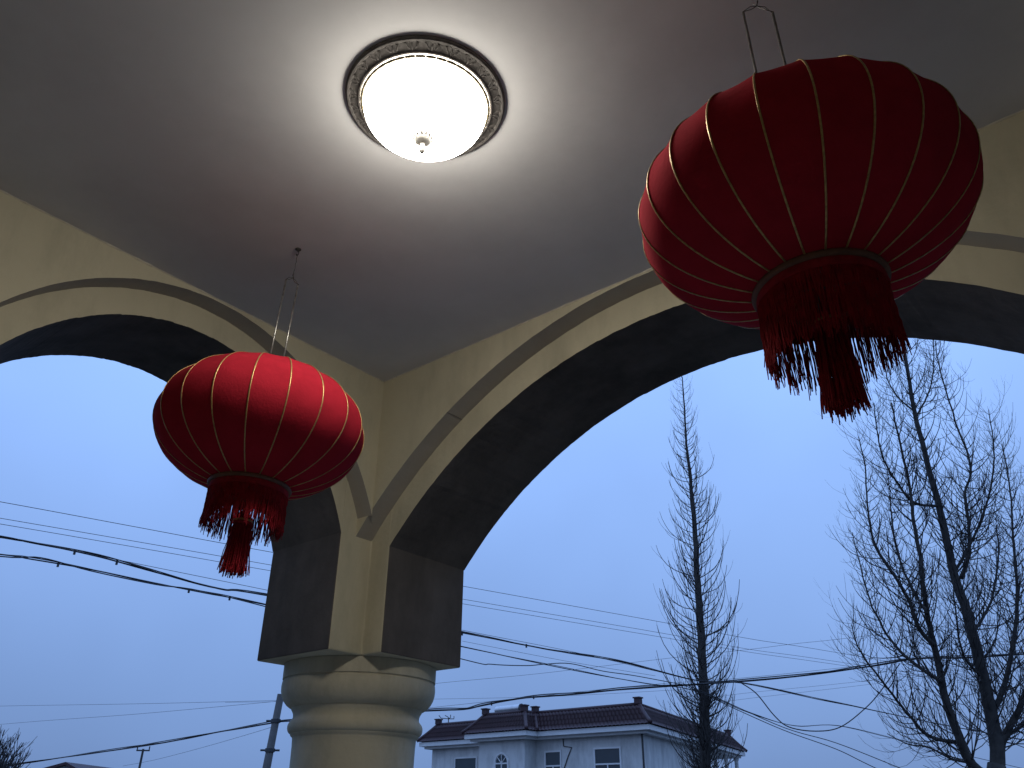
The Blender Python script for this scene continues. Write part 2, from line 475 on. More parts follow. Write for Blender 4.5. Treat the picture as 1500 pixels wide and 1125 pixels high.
# ------------------------------------------------------------------ lanterns
LA, LB = 0.312, 0.2055
def lantern(center, hook, nrib, phase, label, seed, tilt, rods, tassel_len, drop=0.055, longer=0.0):
    r = random.Random(seed)
    root = empty('red_lantern', center)
    root.rotation_euler = tilt
    tag(root, label, 'lantern', 'red lanterns hanging from the porch ceiling')
    ph0, ph1 = -math.radians(68), math.radians(72)
    nv, nu = 26, 8
    for k in range(nrib):
        a0 = phase + 2 * math.pi * k / nrib
        da = 2 * math.pi / nrib
        up_amp = -0.012 - r.uniform(0, 0.014); lo_amp = 0.003 + r.uniform(0, 0.012)
        skew = r.uniform(-0.15, 0.15)
        mb = MB()
        for i in range(nv + 1):
            ph = ph0 + (ph1 - ph0) * i / nv
            w = 0.5 + 0.5 * math.tanh(ph * 2.2 + 0.3)
            amp = up_amp * w + lo_amp * (1 - w)
            amp *= math.cos(ph) ** 0.5
            wr = 0.0016 * math.sin(ph * 9 + seed + k) + 0.0012 * math.sin(ph * 17 + 2.3 * k) * (0.4 + r.random() * 0.2)
            for j in range(nu + 1):
                u = j / nu
                bmp = (1 - (2 * u - 1) ** 2) * (1 + skew * (2 * u - 1))
                a = a0 + da * u
                f = 1 + amp * bmp + wr * bmp
                rr = LA * math.cos(ph) * f
                mb.v.append((rr * math.cos(a), rr * math.sin(a), LB * math.sin(ph) * (1 + 0.3 * amp * bmp)))
        for i in range(nv):
            for j in range(nu):
                q = i * (nu + 1) + j
                mb.f.append((q, q + 1, q + nu + 2, q + nu + 1))
        mb.build('cloth_panel', M_RED, root, 'all')
        rb = MB()
        pts, ups, rad = [], [], []
        for i in range(33):
            ph = ph0 + (ph1 - ph0) * i / 32
            n = Vector((math.cos(a0) * math.cos(ph) / LA, math.sin(a0) * math.cos(ph) / LA, math.sin(ph) / LB)).normalized()
            p = Vector((LA * math.cos(ph) * math.cos(a0), LA * math.cos(ph) * math.sin(a0), LB * math.sin(ph))) + n * 0.0008
            pts.append(p); ups.append(n); rad.append(0.0021)
        rb.tube(pts, rad, 6, flat=0.5, up=ups)
        rb.build('rib', M_GOLD, root, 'all')
    zb = LB * math.sin(ph0); rb_ = LA * math.cos(ph0)
    zt = LB * math.sin(ph1); rt_ = LA * math.cos(ph1)
    mb = MB(); mb.lathe([(rb_ - 0.012, zb - 0.004), (rb_ + 0.003, zb + 0.003), (rb_ + 0.005, zb - 0.002), (rb_ + 0.002, zb - 0.010), (rb_ - 0.012, zb - 0.010), (rb_ - 0.012, zb - 0.004)], seg=48)
    mb.build('bottom_ring', M_RING, root, 'all')
    mb = MB(); mb.lathe([(rt_ - 0.012, zt), (rt_ + 0.003, zt - 0.003), (rt_ + 0.004, zt + 0.004), (rt_ + 0.001, zt + 0.014), (rt_ - 0.012, zt + 0.014), (rt_ - 0.012, zt)], seg=48)
    mb.build('top_ring', M_GOLD, root, 'all')
    # wire spider that the rods stand on
    mb = MB()
    for a in (0.4, 0.4 + math.pi / 2):
        mb.tube([(rt_ * math.cos(a), rt_ * math.sin(a), zt + 0.004), (-rt_ * math.cos(a), -rt_ * math.sin(a), zt + 0.004)], 0.002, 6)
        mb.tube([(rb_ * math.cos(a), rb_ * math.sin(a), zb), (-rb_ * math.cos(a), -rb_ * math.sin(a), zb)], 0.002, 6)
    mb.tube([(0, 0, zt), (0, 0, zb - 0.03)], 0.0015, 6)
    mb.build('wire_frame', M_WIRE, root)
    # fringe: narrow band and hundreds of twisted strands
    mb = MB(); mb.lathe([(rb_ - 0.003, zb - 0.008), (rb_ - 0.001, zb - 0.028), (rb_ - 0.004, zb - 0.028), (rb_ - 0.004, zb - 0.008)], seg=48)
    mb.build('fringe_band', M_FRINGE, root, 'all')
    fr = MB()
    for k in range(560):
        a = 2 * math.pi * k / 560 + r.uniform(-0.012, 0.012)
        cl = 0.5 + 0.5 * math.sin(a * 23 + seed) * math.sin(a * 7.3)
        ln = 0.098 + longer + 0.024 * cl + r.uniform(-0.022, 0.010)
        pts = []
        dx, dy = r.gauss(0, 0.0035), r.gauss(0, 0.0035)
        pull = 0.028 * (math.sin(a * 19 + seed * 1.7) + 0.6 * math.sin(a * 31 + 1))
        for i in range(6):
            t_ = i / 5
            rr = rb_ - 0.003 - r.uniform(0, 0.004)
            aa = a + pull * t_ ** 1.5
            pts.append((rr * math.cos(aa) + dx * t_ ** 1.6 + r.gauss(0, 0.0009), rr * math.sin(aa) + dy * t_ ** 1.6 + r.gauss(0, 0.0009), zb - 0.022 - ln * t_))
        fr.tube(pts, [0.0013, 0.0012, 0.0011, 0.0010, 0.0010, 0.0009], 4)
    tag(fr.build('fringe', M_FRINGE, root), kind='stuff')
    # centre tassel
    tz = zb - drop
    cap = MB(); cap.lathe([(0.0, tz + 0.030), (0.006, tz + 0.028), (0.012, tz + 0.020), (0.022, tz + 0.008), (0.027, tz - 0.002), (0.027, tz - 0.016), (0.024, tz - 0.020), (0.0, tz - 0.021)], seg=24)
    tas = cap.build('tassel', M_FRINGE, root, 'all')
    cd = MB(); cd.tube([(0, 0, zb - 0.02), (0.001, 0, tz + 0.030)], 0.003, 6); cd.build('cord', M_FRINGE, tas)
    gr = MB(); gr.lathe([(0.0278, tz - 0.004), (0.0285, tz - 0.007), (0.0278, tz - 0.010)], seg=24); gr.build('binding', M_GOLD, tas, 'all')
    ts = MB()
    for k in range(210):
        a = r.uniform(0, 2 * math.pi); q = 0.026 * math.sqrt(r.random())
        ln = tassel_len + r.uniform(-0.018, 0.008); fl = 1.62 + r.uniform(-0.15, 0.15)
        pts = []
        for i in range(6):
            t_ = i / 5
            rr = q * (1 + (fl - 1) * t_)
            pts.append((rr * math.cos(a) + r.gauss(0, 0.0010), rr * math.sin(a) + r.gauss(0, 0.0010), tz - 0.014 - ln * t_))
        ts.tube(pts, 0.0012, 4)
    tag(ts.build('tassel_strands', M_FRINGE, tas), kind='stuff')
    # hanger rods and wire up to the hook
    ends = []
    for (x, y, zt1) in rods:
        rd = MB(); rd.tube([(x, y, zt - 0.02), (x * 0.98, y * 0.98, zt1)], 0.0030, 8)
        rd.build('hanger_rod', M_ROD, root, 'all')
        ends.append(Vector((x * 0.98, y * 0.98, zt1)))
    inv = (Matrix.Translation(Vector(center)) @ root.rotation_euler.to_matrix().to_4x4()).inverted()
    hk = inv @ Vector(hook)
    kn = Vector((ends[0] + ends[1]) * 0.5); kn.z = max(e.z for e in ends) + 0.012
    hw = MB()
    for e in ends:
        mid = (e + kn) * 0.5 + Vector((0.003, -0.003, -0.006))
        hw.tube([e - Vector((0, 0, 0.006)), e + Vector((0.002, 0.002, 0.004)), mid, kn], 0.0011, 5)
        hw.tube([e - Vector((0.003, 0, 0.004)), e + Vector((-0.002, 0.002, 0.005)), mid + Vector((0, 0, 0.010)), kn], 0.0009, 5)
    pts = [kn + (hk - kn) * (i / 7) + Vector((0.0025 * math.sin(i * 1.9), 0.0025 * math.cos(i * 2.3), 0)) * (1 if 0 < i < 7 else 0) for i in range(8)]
    hw.tube(pts, 0.0011, 5)
    hw.tube([p + Vector((0.0018 * math.cos(i * 3), 0.0018 * math.sin(i * 3), 0)) for i, p in enumerate(pts)], 0.0009, 5)
    hw.tube([kn + Vector((0.006, 0.0, -0.006)), kn + Vector((0.0, 0.003, 0.004)), kn + Vector((-0.006, 0, 0.014)), kn + Vector((-0.009, 0.002, 0.020))], 0.0009, 5)
    hw.build('hanging_wire', M_WIRE, root)
    return root

def hook(x, y, label):
    root = empty('ceiling_hook', (x, y, ZC))
    tag(root, label, 'hook')
    p = MB(); p.lathe([(0.0, 0.002), (0.010, 0.002), (0.010, -0.003), (0.006, -0.006), (0.0, -0.006)], seg=20); p.build('plate', M_WIRE, root)
    h = MB(); h.tube([(0, 0, -0.004), (0, 0, -0.012)] + [(0.007 * math.sin(t_), 0, -0.019 + 0.007 * math.cos(t_)) for t_ in [i * 0.55 for i in range(10)]], 0.0018, 6)
    h.build('eye', M_WIRE, root)
    return root

H1 = (-2.0493, 1.3025, ZC - 0.026); H2 = (-0.350, 1.316, ZC - 0.026)
hook(H1[0], H1[1], 'small iron ceiling hook holding the brightly lit red lantern beside the column')
hook(H2[0], H2[1], 'small iron ceiling hook holding the dark red lantern in front of the wide arch')
C1 = (-2.0585, 1.2834, CAM_H + 1.0556); C2 = (-0.3618, 1.3131, CAM_H + 1.0565)
def face(c): return math.atan2(-c[1], -c[0])
lantern(C1, H1, 19, face(C1) + math.radians(10), 'red cloth lantern with bright lit top hanging beside the column, before the narrow arch', 3,
        (-math.radians(1.6), math.radians(0.75), 0), [(-0.012, -0.016, 0.56), (0.013, 0.018, 0.545)], 0.145, 0.100)
lantern(C2, H2, 22, face(C2) + math.radians(10), 'dark red cloth lantern hanging before the wide arch, its shaded side in view', 9,
        (math.radians(1.0), -math.radians(0.9), 0), [(-0.026, -0.016, 0.565), (0.030, 0.012, 0.545)], 0.165, 0.070, 0.022)

# ------------------------------------------------------------------ white house across the street
K = 4.3 / 4.7
def hp(x, y): return (x, y)
ZE = CAM_H + 4.3                   # underside of eaves fascia
EAVE = [(-44.1, 43.7), (-37.5, 43.5), (-37.4, 40.95), (-32.35, 40.75), (-32.3, 41.8), (-24.6, 41.7), (-29.3, 63.5), (-46.0, 63.5)]
def inset(poly, d):
    n = len(poly); outp = []
    area = sum(poly[i][0] * poly[(i + 1) % n][1] - poly[(i + 1) % n][0] * poly[i][1] for i in range(n))
    sg = 1 if area > 0 else -1
    for i in range(n):
        p0 = Vector(poly[i - 1]); p1 = Vector(poly[i]); p2 = Vector(poly[(i + 1) % n])
        e1 = (p1 - p0).normalized(); e2 = (p2 - p1).normalized()
        n1 = Vector((-e1.y, e1.x)) * sg; n2 = Vector((-e2.y, e2.x)) * sg
        k = 1 + n1.dot(n2)
        q = p1 + (n1 + n2) * (d / max(k, 0.3))
        outp.append((q.x, q.y))
    return outp
house = empty('house', (-34, 50, GZ))
tag(house, 'white two storey house with maroon tiled parapet roof across the street', 'house')
hinv = Matrix.Translation(-Vector(house.location))
def hb(mb, name, m, smooth=False, parent=None):
    o = mb.build(name, m, None, smooth)
    o.parent = parent or house
    if parent is None: o.matrix_parent_inverse = hinv
    return o
WALLP = inset(EAVE, 0.7)
# side: wall stops short, balcony beyond
p5, p6 = Vector(WALLP[5]), Vector(WALLP[6])
sd = (p6 - p5)
q1 = p5 + sd * 0.50
inn = Vector((-sd.y, sd.x)).normalized()
if inn.x > 0: inn = -inn
q2 = q1 + inn * 2.2
q3 = p6 + inn * 2.2
WALLQ = [WALLP[i] for i in range(6)] + [tuple(q1), tuple(q2), tuple(q3), WALLP[7]]
mb = MB(); mb.prism(WALLQ, GZ - 0.05, ZE + 0.1); hb(mb, 'wall', M_WHITE)
# eaves slab / fascia with a moulding
mb = MB(); mb.prism(EAVE, ZE + 0.10, ZE + 0.36); hb(mb, 'fascia', M_TRIM)
mb = MB(); mb.prism(inset(EAVE, 0.28), ZE - 0.05, ZE + 0.10); hb(mb, 'eaves_moulding', M_TRIM)
# mansard slopes of corrugated tiles
LO, HI = inset(EAVE, -0.06), inset(EAVE, 0.95)
Z0, Z1 = ZE + 0.36, ZE + 1.50
roof = MB(); roof.prism(inset(EAVE, 0.98), Z0, Z1 - 0.25); rf = hb(roof, 'roof', M_TILE)
ne = len(EAVE)
for i in range(ne):
    j = (i + 1) % ne
    A, B, Cc, D = Vector((*LO[i], Z0)), Vector((*LO[j], Z0)), Vector((*HI[j], Z1)), Vector((*HI[i], Z1))
    L = (B - A).length
    n = max(2, int(L / 0.26)); rows = 4
    nrm = (B - A).cross(D - A).normalized()
    if nrm.z < 0: nrm = -nrm
    mb = MB()
    for r_ in range(rows):
        base = len(mb.v)
        for e in range(2):
            v = (r_ + e) / rows
            lift = 0.05 if e == 0 else 0.0
            P = A + (D - A) * v; Q = B + (Cc - B) * v
            for k in range(n * 4 + 1):
                h_ = 0.055 * abs(math.sin(math.pi * k / 4))
                p = P + (Q - P) * (k / (n * 4)) + nrm * (h_ + lift)
                mb.v.append(tuple(p))
        w_ = n * 4 + 1
        if r_:
            for k in range(n * 4):
                mb.f.append((base - w_ + k, base - w_ + k + 1, base + k + 1, base + k))
        for k in range(n * 4):
            mb.f.append((base + k, base + k + 1, base + w_ + k + 1, base + w_ + k))
    tag(hb(mb, 'roof_slope', M_TILE, 'all', rf), kind='stuff')
    # ridge cap and hip cap
    rc = MB(); rc.tube([D + Vector((0, 0, 0.03)), Cc + Vector((0, 0, 0.03))], 0.11, 8); hb(rc, 'ridge_cap', M_TILE, 'all', rf)
    hc = MB(); hc.tube([A + (D - A) * t_ + nrm * 0.05 + Vector((0, 0, 0.10 * (1 - t_) ** 3)) for t_ in (-0.05, 0.1, 0.4, 0.7, 1.0)], 0.11, 8); hb(hc, 'hip_cap', M_TILE, 'all', rf)
    fn = MB(); M_ = Matrix.Translation(D + Vector((0, 0, 0.10)))
    fn.box((-0.17, -0.17, -0.05), (0.17, 0.17, 0.24), M_); fn.box((-0.22, -0.22, 0.24), (0.22, 0.22, 0.31), M_)
    hb(fn, 'ridge_finial', M_TILE, False, rf)
def wl(i):
    return Vector((*WALLP[i], 0)), Vector((*WALLP[i + 1], 0))
def px_on_wall(i, px, py):
    a, b = wl(i); d = ray(px, py)
    nn = Vector((-(b - a).y, (b - a).x, 0))
    t_ = (a - CAM).dot(nn) / d.dot(nn)
    return CAM + d * t_
def window(i, x0, x1, ytop, hgt, arched=False, bars=1, transom=0.45, label=None):
    a, b = wl(i)
    e = (b - a).normalized(); nn = Vector((-e.y, e.x, 0))
    if nn.dot(CAM - a) < 0: nn = -nn
    L0 = px_on_wall(i, x0, ytop); L1 = px_on_wall(i, x1, ytop)
    zt = (L0.z + L1.z) / 2
    w = (L1 - L0).length
    o = Vector((L0.x, L0.y, 0)); ex = Vector((L1.x - L0.x, L1.y - L0.y, 0)).normalized()
    F = Matrix((ex, nn, Vector((0, 0, 1)))).transposed().to_4x4(); F = Matrix.Translation(o) @ F
    fr = MB(); t = 0.09
    if arched:
        R = w / 2
        pts = [(0.0, zt - hgt)] + [(R - R * math.cos(math.pi * k / 14), zt - R + R * math.sin(math.pi * k / 14)) for k in range(15)] + [(w, zt - hgt)]
        fr.tube([F @ Vector((x, 0.04, z)) for x, z in pts], 0.07, 6)
    else:
        fr.box((-t, -0.02, zt), (w + t, 0.07, zt + t), F); fr.box((-t, -0.02, zt - hgt - t), (w + t, 0.07, zt - hgt), F)
        fr.box((-t, -0.02, zt - hgt), (0, 0.07, zt), F); fr.box((w, -0.02, zt - hgt), (w + t, 0.07, zt), F)
    win = hb(fr, 'window', M_TRIM)
    if label: win['label'] = label
    gl = MB()
    if arched:
        n0 = len(gl.v); gl.v += [tuple(F @ Vector((x, 0.02, z))) for x, z in pts]; gl.f.append(tuple(range(n0, n0 + len(pts))))
    else:
        gl.quad(F @ Vector((0, 0.015, zt - hgt)), F @ Vector((w, 0.015, zt - hgt)), F @ Vector((w, 0.015, zt)), F @ Vector((0, 0.015, zt)))
    hb(gl, 'pane', M_GLASS, False, win)
    br = MB()
    if arched:
        for an in (45, 90, 135):
            br.tube([F @ Vector((w / 2, 0.05, zt - w / 2)), F @ Vector((w / 2 + w / 2 * math.cos(math.radians(an)), 0.05, zt - w / 2 + w / 2 * math.sin(math.radians(an))))], 0.03, 5)
        br.box((0, 0.018, zt - w / 2 - 0.05), (w, 0.06, zt - w / 2 + 0.03), F)
        br.box((w / 2 - 0.04, 0.019, zt - hgt), (w / 2 + 0.04, 0.055, zt - w / 2 - 0.05), F)
    else:
        br.box((0, 0.018, zt - hgt * transom - 0.05), (w, 0.06, zt - hgt * transom + 0.03), F)
        for k in range(bars):
            x = w * (k + 1) / (bars + 1)
            br.box((x - 0.035, 0.019, zt - hgt), (x + 0.035, 0.055, zt - hgt * transom - 0.05), F)
    hb(br, 'glazing_bar', M_TRIM, False, win)
    sl = MB(); sl.box((-0.18, -0.02, zt - hgt - t - 0.10), (w + 0.18, 0.16, zt - hgt - t - 0.002), F); hb(sl, 'sill', M_TRIM, False, win)
window(0, 668, 698, 1111, 1.7)
window(2, 726, 745, 1104, 1.9, arched=True, label='arched window with radiating glazing bars')
window(4, 800, 821, 1102, 1.6)
window(4, 872, 908, 1097, 1.7)
# drainpipe and wall cable
def rise(px, i=4):
    a = px_on_wall(i, px, 1085); return a
a = rise(942); dp = MB(); dp.tube([(a.x, a.y - 0.07, ZE + 0.05), (a.x, a.y - 0.07, GZ)], 0.06, 8); hb(dp, 'drainpipe', M_DARK)
cb = MB(); pl = [px_on_wall(4, *q) for q in ((825, 1076), (826, 1093), (838, 1095), (833, 1107), (827, 1125), (826, 1150))]
cb.tube([p + Vector((0, -0.04, 0)) for p in pl], 0.03, 5); hb(cb, 'wall_cable', M_CABLE)
# balcony under the side eaves
p5e, p6e = Vector(inset(EAVE, 0.55)[5]), Vector(inset(EAVE, 0.55)[6])
for k in range(4):
    c = p5e + (p6e - p5e) * (0.55 + 0.145 * k)
    bc = MB(); bc.lathe([(0.14, -3.4), (0.14, -0.3), (0.2, -0.2), (0.2, 0.099)], (c.x, c.y, ZE), 14); hb(bc, 'balcony_column', M_TRIM, 35)
s0, s1 = p5e + (p6e - p5e) * 0.5, p6e
mb = MB()
mb.tube([(s0.x, s0.y, ZE - 2.1), (s1.x, s1.y, ZE - 2.1)], 0.05, 6)
hb(mb, 'balcony_rail', M_TRIM)
for k in range(24):
    c = s0 + (s1 - s0) * ((k + 0.5) / 24)
    bl = MB(); bl.tube([(c.x, c.y, ZE - 3.0), (c.x, c.y, ZE - 2.1)], 0.035, 5); hb(bl, 'baluster', M_TRIM)
mb = MB(); mb.prism([tuple(s0), tuple(s1), tuple(s1 + inn * 2), tuple(s0 + inn * 2)], ZE - 3.2, ZE - 3.0); hb(mb, 'balcony_floor', M_TRIM)
for k in (0.6, 0.8):
    c = q2 + (q3 - q2) * k
    gd = MB(); ed = (q3 - q2).normalized(); o_ = -inn * 0.03
    A_, B_ = c + o_, c + ed * 1.4 + o_
    gd.quad((A_.x, A_.y, ZE - 3.0), (B_.x, B_.y, ZE - 3.0), (B_.x, B_.y, ZE - 0.8), (A_.x, A_.y, ZE - 0.8)); hb(gd, 'balcony_door', M_GLASS)

# solar water heater on the roof
hx = at_d(726, 1040, 1); 
def roof_pt(px, py, y):
    d = ray(px, py); return CAM + d * (y / d.y)
a = roof_pt(727, 1041, 44.0); b = roof_pt(764, 1037, 44.0)
sw = empty('solar_water_heater', (a.x, a.y, Z1 - 0.25))
tag(sw, 'steel solar water heater tank lying on the maroon house roof', 'water heater')
def child(mb, name, m, root, smooth=False):
    o = mb.build(name, m, None, smooth); o.parent = root
    o.matrix_parent_inverse = Matrix.Translation(-Vector(root.location)); return o
tk = MB(); ax = (b - a).normalized()
tk.tube([a - ax * 0.0, a + ax * 0.05, b - ax * 0.05, b], [0.16, 0.25, 0.25, 0.16], 20); child(tk, 'tank', M_TANK, sw, 35)
cp = MB(); cp.tube([b - ax * 0.06, b + ax * 0.03], 0.265, 20); child(cp, 'end_cap', M_DARK, sw, 35)
st = MB()
for q in (a + ax * 0.2, b - ax * 0.2):
    st.tube([(q.x, q.y - 0.5, Z1 - 0.26), tuple(q)], 0.03, 5); st.tube([(q.x, q.y + 0.4, Z1 - 0.26), tuple(q)], 0.03, 5)
child(st, 'stand', M_DARK, sw)
gt = MB()
for k in range(12):
    q = a + (b - a) * ((k + 0.5) / 12)
    gt.tube([(q.x, q.y - 0.1, q.z - 0.2), (q.x, q.y - 1.0, Z1 - 0.20)], 0.03, 6)
child(gt, 'collector_tubes', M_DARK, sw)

# tv antenna
a = roof_pt(657, 1063, 47); b = roof_pt(657, 1051, 47)
ta = empty('tv_antenna', (a.x, a.y, Z1 - 0.25)); tag(ta, 'small branching aerial on the low wing of the white house', 'aerial')
mb = MB(); mb.tube([(a.x, a.y, Z1 - 0.26), tuple(b)], 0.035, 6); child(mb, 'mast', M_DARK, ta)
for (x0, y0, x1, y1, x2, y2) in ((657, 1053, 646, 1052, 643, 1048), (657, 1053, 665, 1053, 665, 1049), (657, 1054, 656, 1050, 652, 1048), (657, 1053, 660, 1051, 660, 1047)):
    mb = MB(); mb.tube([roof_pt(x0, y0, 47), roof_pt(x1, y1, 47), roof_pt(x2, y2, 47)], 0.03, 5); child(mb, 'element', M_DARK, ta)

# ------------------------------------------------------------------ low house corner far left
pk = at_d(96, 1116, 52)
lh = empty('far_house', (pk.x, pk.y, GZ)); tag(lh, 'low far house, only the dark peak of its roof showing near the leaning pole', 'house')
ez = pk.z - 1.6
dirx = (RGT - RGT.z * Vector((0, 0, 1))).normalized()
def lp(u, w, z): q = Vector((pk.x, pk.y, 0)) + dirx * u + HOR * w; return (q.x, q.y, z)
mb = MB(); mb.prism([lp(-5.5, 0.3, 0)[:2], lp(3.2, 0.3, 0)[:2], lp(3.2, 6.3, 0)[:2], lp(-5.5, 6.3, 0)[:2]], GZ, ez); child(mb, 'wall', M_WHITE, lh)
mb = MB()
for f_ in ([lp(0, 0, pk.z), lp(3.8, 0, ez - 0.1), lp(3.8, 6.6, ez - 0.1), lp(0, 6.6, pk.z)], [lp(-6.2, 0, ez - 0.1), lp(0, 0, pk.z), lp(0, 6.6, pk.z), lp(-6.2, 6.6, ez - 0.1)]):
    mb.quad(*f_); mb.quad(*[(x, y, z - 0.15) for x, y, z in reversed(f_)])
mb.quad(lp(0, 0, pk.z), lp(0, 0, pk.z - .15), lp(3.8, 0, ez - .25), lp(3.8, 0, ez - .1)); mb.quad(lp(0, 0, pk.z), lp(-6.2, 0, ez - .1), lp(-6.2, 0, ez - .25), lp(0, 0, pk.z - .15))
child(mb, 'roof', M_TILE, lh)
mb = MB(); mb.quad(lp(-5.5, 0.3, ez), lp(3.2, 0.3, ez), lp(0, 0.3, pk.z - 0.16)); child(mb, 'gable', M_WHITE, lh)

# ------------------------------------------------------------------ poles
D_POLE = 32
top = at_d(411.5, 1017, D_POLE); low = at_d(391, 1122, D_POLE)
dv = (low - top); t_ = (GZ - top.z) / dv.z; foot = top + dv * t_
pole = empty('utility_pole', tuple(foot)); tag(pole, 'leaning grey concrete utility pole beside the column carrying cables', 'pole')
mb = MB(); mb.tube([top + (foot - top) * k for k in (0, 0.25, 0.5, 0.75, 1.0)], [0.125, 0.135, 0.15, 0.165, 0.18], 16); child(mb, 'shaft', M_CONC, pole, 40)
for (py, nm) in ((1056, 'clamp'), (1099, 'clamp')):
    c = at_d(411.5 - (py - 1017) * 0.195, py, D_POLE)
    mb = MB(); mb.tube([c + Vector((0, 0, -0.06)), c + Vector((0, 0, 0.06))], 0.175, 16); child(mb, nm, M_DARK, pole)
    mb = MB(); mb.tube([c - dirx * 0.34, c + dirx * 0.34], 0.035, 6); child(mb, 'bolt', M_DARK, pole)
ft = at_d(210, 1097, 75)
fp = empty('utility_pole', (ft.x, ft.y, GZ)); tag(fp, 'thin distant pole with a short crossarm near the low dark roof', 'pole')
mb = MB(); mb.tube([tuple(ft), (ft.x - 0.1, ft.y, GZ)], [0.09, 0.13], 8); child(mb, 'shaft', M_DARK, fp)
mb = MB(); mb.tube([ft - dirx * 0.55 - Vector((0, 0, 0.12)), ft + dirx * 0.55 - Vector((0, 0, 0.12))], 0.06, 6); child(mb, 'crossarm', M_DARK, fp)
for k in (-0.5, 0.5):
    mb = MB(); q = ft + dirx * k - Vector((0, 0, 0.1)); mb.tube([q, q + Vector((0, 0, 0.3))], 0.05, 6); child(mb, 'insulator', M_DARK, fp)

# ------------------------------------------------------------------ overhead lines
def wire(name, pts, z=None, D=None, r=0.0050, label='', strands=1, clips=(), group=None):
    """pts: photo pixels; the line hangs in the vertical plane through its two ends"""
    (x0, y0), (x1, y1) = pts[0], pts[-1]
    if z is not None: A, B = at_z(x0, y0, CAM_H + z[0]), at_z(x1, y1, CAM_H + z[1])
    else: A, B = at_d(x0, y0, D[0]), at_d(x1, y1, D[1])
    n = Vector((-(B - A).y, (B - A).x, 0)).normalized()
    P = [A]
    for q in pts[1:-1]:
        d = ray(*q); P.append(CAM + d * ((A - CAM).dot(n) / d.dot(n)))
    P.append(B)
    # smooth (Catmull-Rom)
    Q = []
    for i in range(len(P) - 1):
        p0 = P[max(i - 1, 0)]; p1 = P[i]; p2 = P[i + 1]; p3 = P[min(i + 2, len(P) - 1)]
        for k in range(6):
            t = k / 6
            Q.append(0.5 * ((2 * p1) + (p2 - p0) * t + (2 * p0 - 5 * p1 + 4 * p2 - p3) * t * t + (3 * p1 - p0 - 3 * p2 + p3) * t ** 3))
    Q.append(P[-1])
    mb = MB()
    mb.tube(Q, r, 6)
    if strands > 1:
        for s_ in range(1, strands):
            ph = rng.uniform(0, 6)
            mb.tube([p + Vector((0, 0, r * 1.5 * math.sin(i * 0.33 + ph) + r * 0.8)) + n * (r * 1.2 * math.cos(i * 0.33 + ph)) for i, p in enumerate(Q)], r * 0.7, 5)
    o = mb.build(name, M_CABLE, None, 'all')
    tag(o, label, 'cable', group)
    for c in clips:
        p = Q[int(c * (len(Q) - 1))]
        cm = MB(); cm.box((-0.018, -0.018, -0.07), (0.018, 0.018, 0.03), Matrix.Translation(p)); cm.build('cable_clip', M_CABLE, o)
    return o
G1 = 'thin parallel overhead wires'
wire('overhead_wire', [(-220, 697), (0, 735), (189, 770), (393, 808), (680, 859), (813, 883), (973, 912), (1100, 936), (1238, 958), (1600, 1022)], z=(5.2, 5.2), r=0.0068, label='highest thin overhead wire passing behind the column, alone above a close pair')
for k, dy in enumerate((0, 8.5)):
    wire('overhead_wire', [(-220, 722 + dy * 1.2), (0, 759 + dy), (227, 798 + dy), (393, 827 + dy), (680, 878 + dy * 0.8), (973, 928 + dy * 0.7), (1097, 951 + dy * 0.5), (1238, 971 + dy * 0.5), (1600, 1028)], z=(5.05, 5.05), r=0.0062,
         label=('upper' if k == 0 else 'lower') + ' wire of the close thin pair passing behind the column', group=G1)
wire('overhead_cable', [(-220, 757), (0, 787), (45, 794), (143, 815), (227, 838), (321, 862), (389, 872), (677, 927), (771, 945), (835, 957), (907, 969), (1018, 996), (1089, 1001), (1201, 1025), (1268, 1038), (1388, 1063), (1560, 1096)], z=(4.6, 4.0), r=0.018, strands=3,
     clips=(0.17, 0.21, 0.44, 0.5), label='thick bundled black cable sloping past the column below the thin wires')
wire('overhead_wire', [(143, 814), (389, 864), (677, 923), (840, 955), (960, 983)], z=(4.62, 4.2), r=0.0062, label='thin wire running just above the thick bundled cable beside the column')
wire('overhead_cable', [(-220, 790), (0, 812), (45, 819), (132, 834), (227, 854), (302, 869), (385, 885), (677, 947), (787, 971), (867, 987), (947, 1001), (1018, 1012), (1097, 1044), (1164, 1063), (1227, 1063), (1313, 1083), (1388, 1100), (1560, 1140)], z=(4.4, 3.3), r=0.016, strands=2,
     clips=(0.15, 0.28, 0.34), label='lower thick black cable with small clips crossing behind the tasselled lantern')
wire('overhead_cable', [(-220, 787), (0, 815), (60, 817), (132, 836), (227, 856), (340, 876), (675, 965), (720, 973), (771, 975), (797, 973), (835, 972), (883, 983), (931, 990), (1000, 1003)], z=(4.4, 4.1), r=0.014, label='wavy loose black cable joining the bundle at the slim tree')
wire('overhead_wire', [(677, 939), (827, 968), (960, 990)], D=(28, 28), r=0.0050, label='faint thin wire between two sagging cables beside the column')
wire('overhead_wire', [(560, 1012), (640, 1001), (787, 987), (981, 964), (1100, 951), (1164, 943), (1265, 932), (1600, 890)], D=(36, 30), r=0.0056, label='thin wire rising toward the big bare tree, crossing the descending wires')
wire('overhead_wire', [(330, 1029), (640, 1024), (813, 1020), (1000, 1010)], D=(40, 34), r=0.0050, label='faint level wire just above the house roof')
wire('overhead_cable', [(409, 1057), (520, 1050), (627, 1041), (680, 1039), (712, 1032), (771, 1022), (840, 1017), (920, 1009), (1030, 1002), (1164, 991), (1268, 977), (1343, 965), (1425, 963), (1500, 958), (1620, 950)], D=(32, 27), r=0.026, strands=3, clips=(0.3, 0.37),
     label='thick black cable from the leaning pole rising above the house to the big tree')
wire('overhead_wire', [(627, 1037), (712, 1028), (940, 1004), (1089, 993), (1268, 974), (1343, 962), (1500, 952)], D=(31, 27), r=0.0050, label='thin wire running close above the thick rising cable')
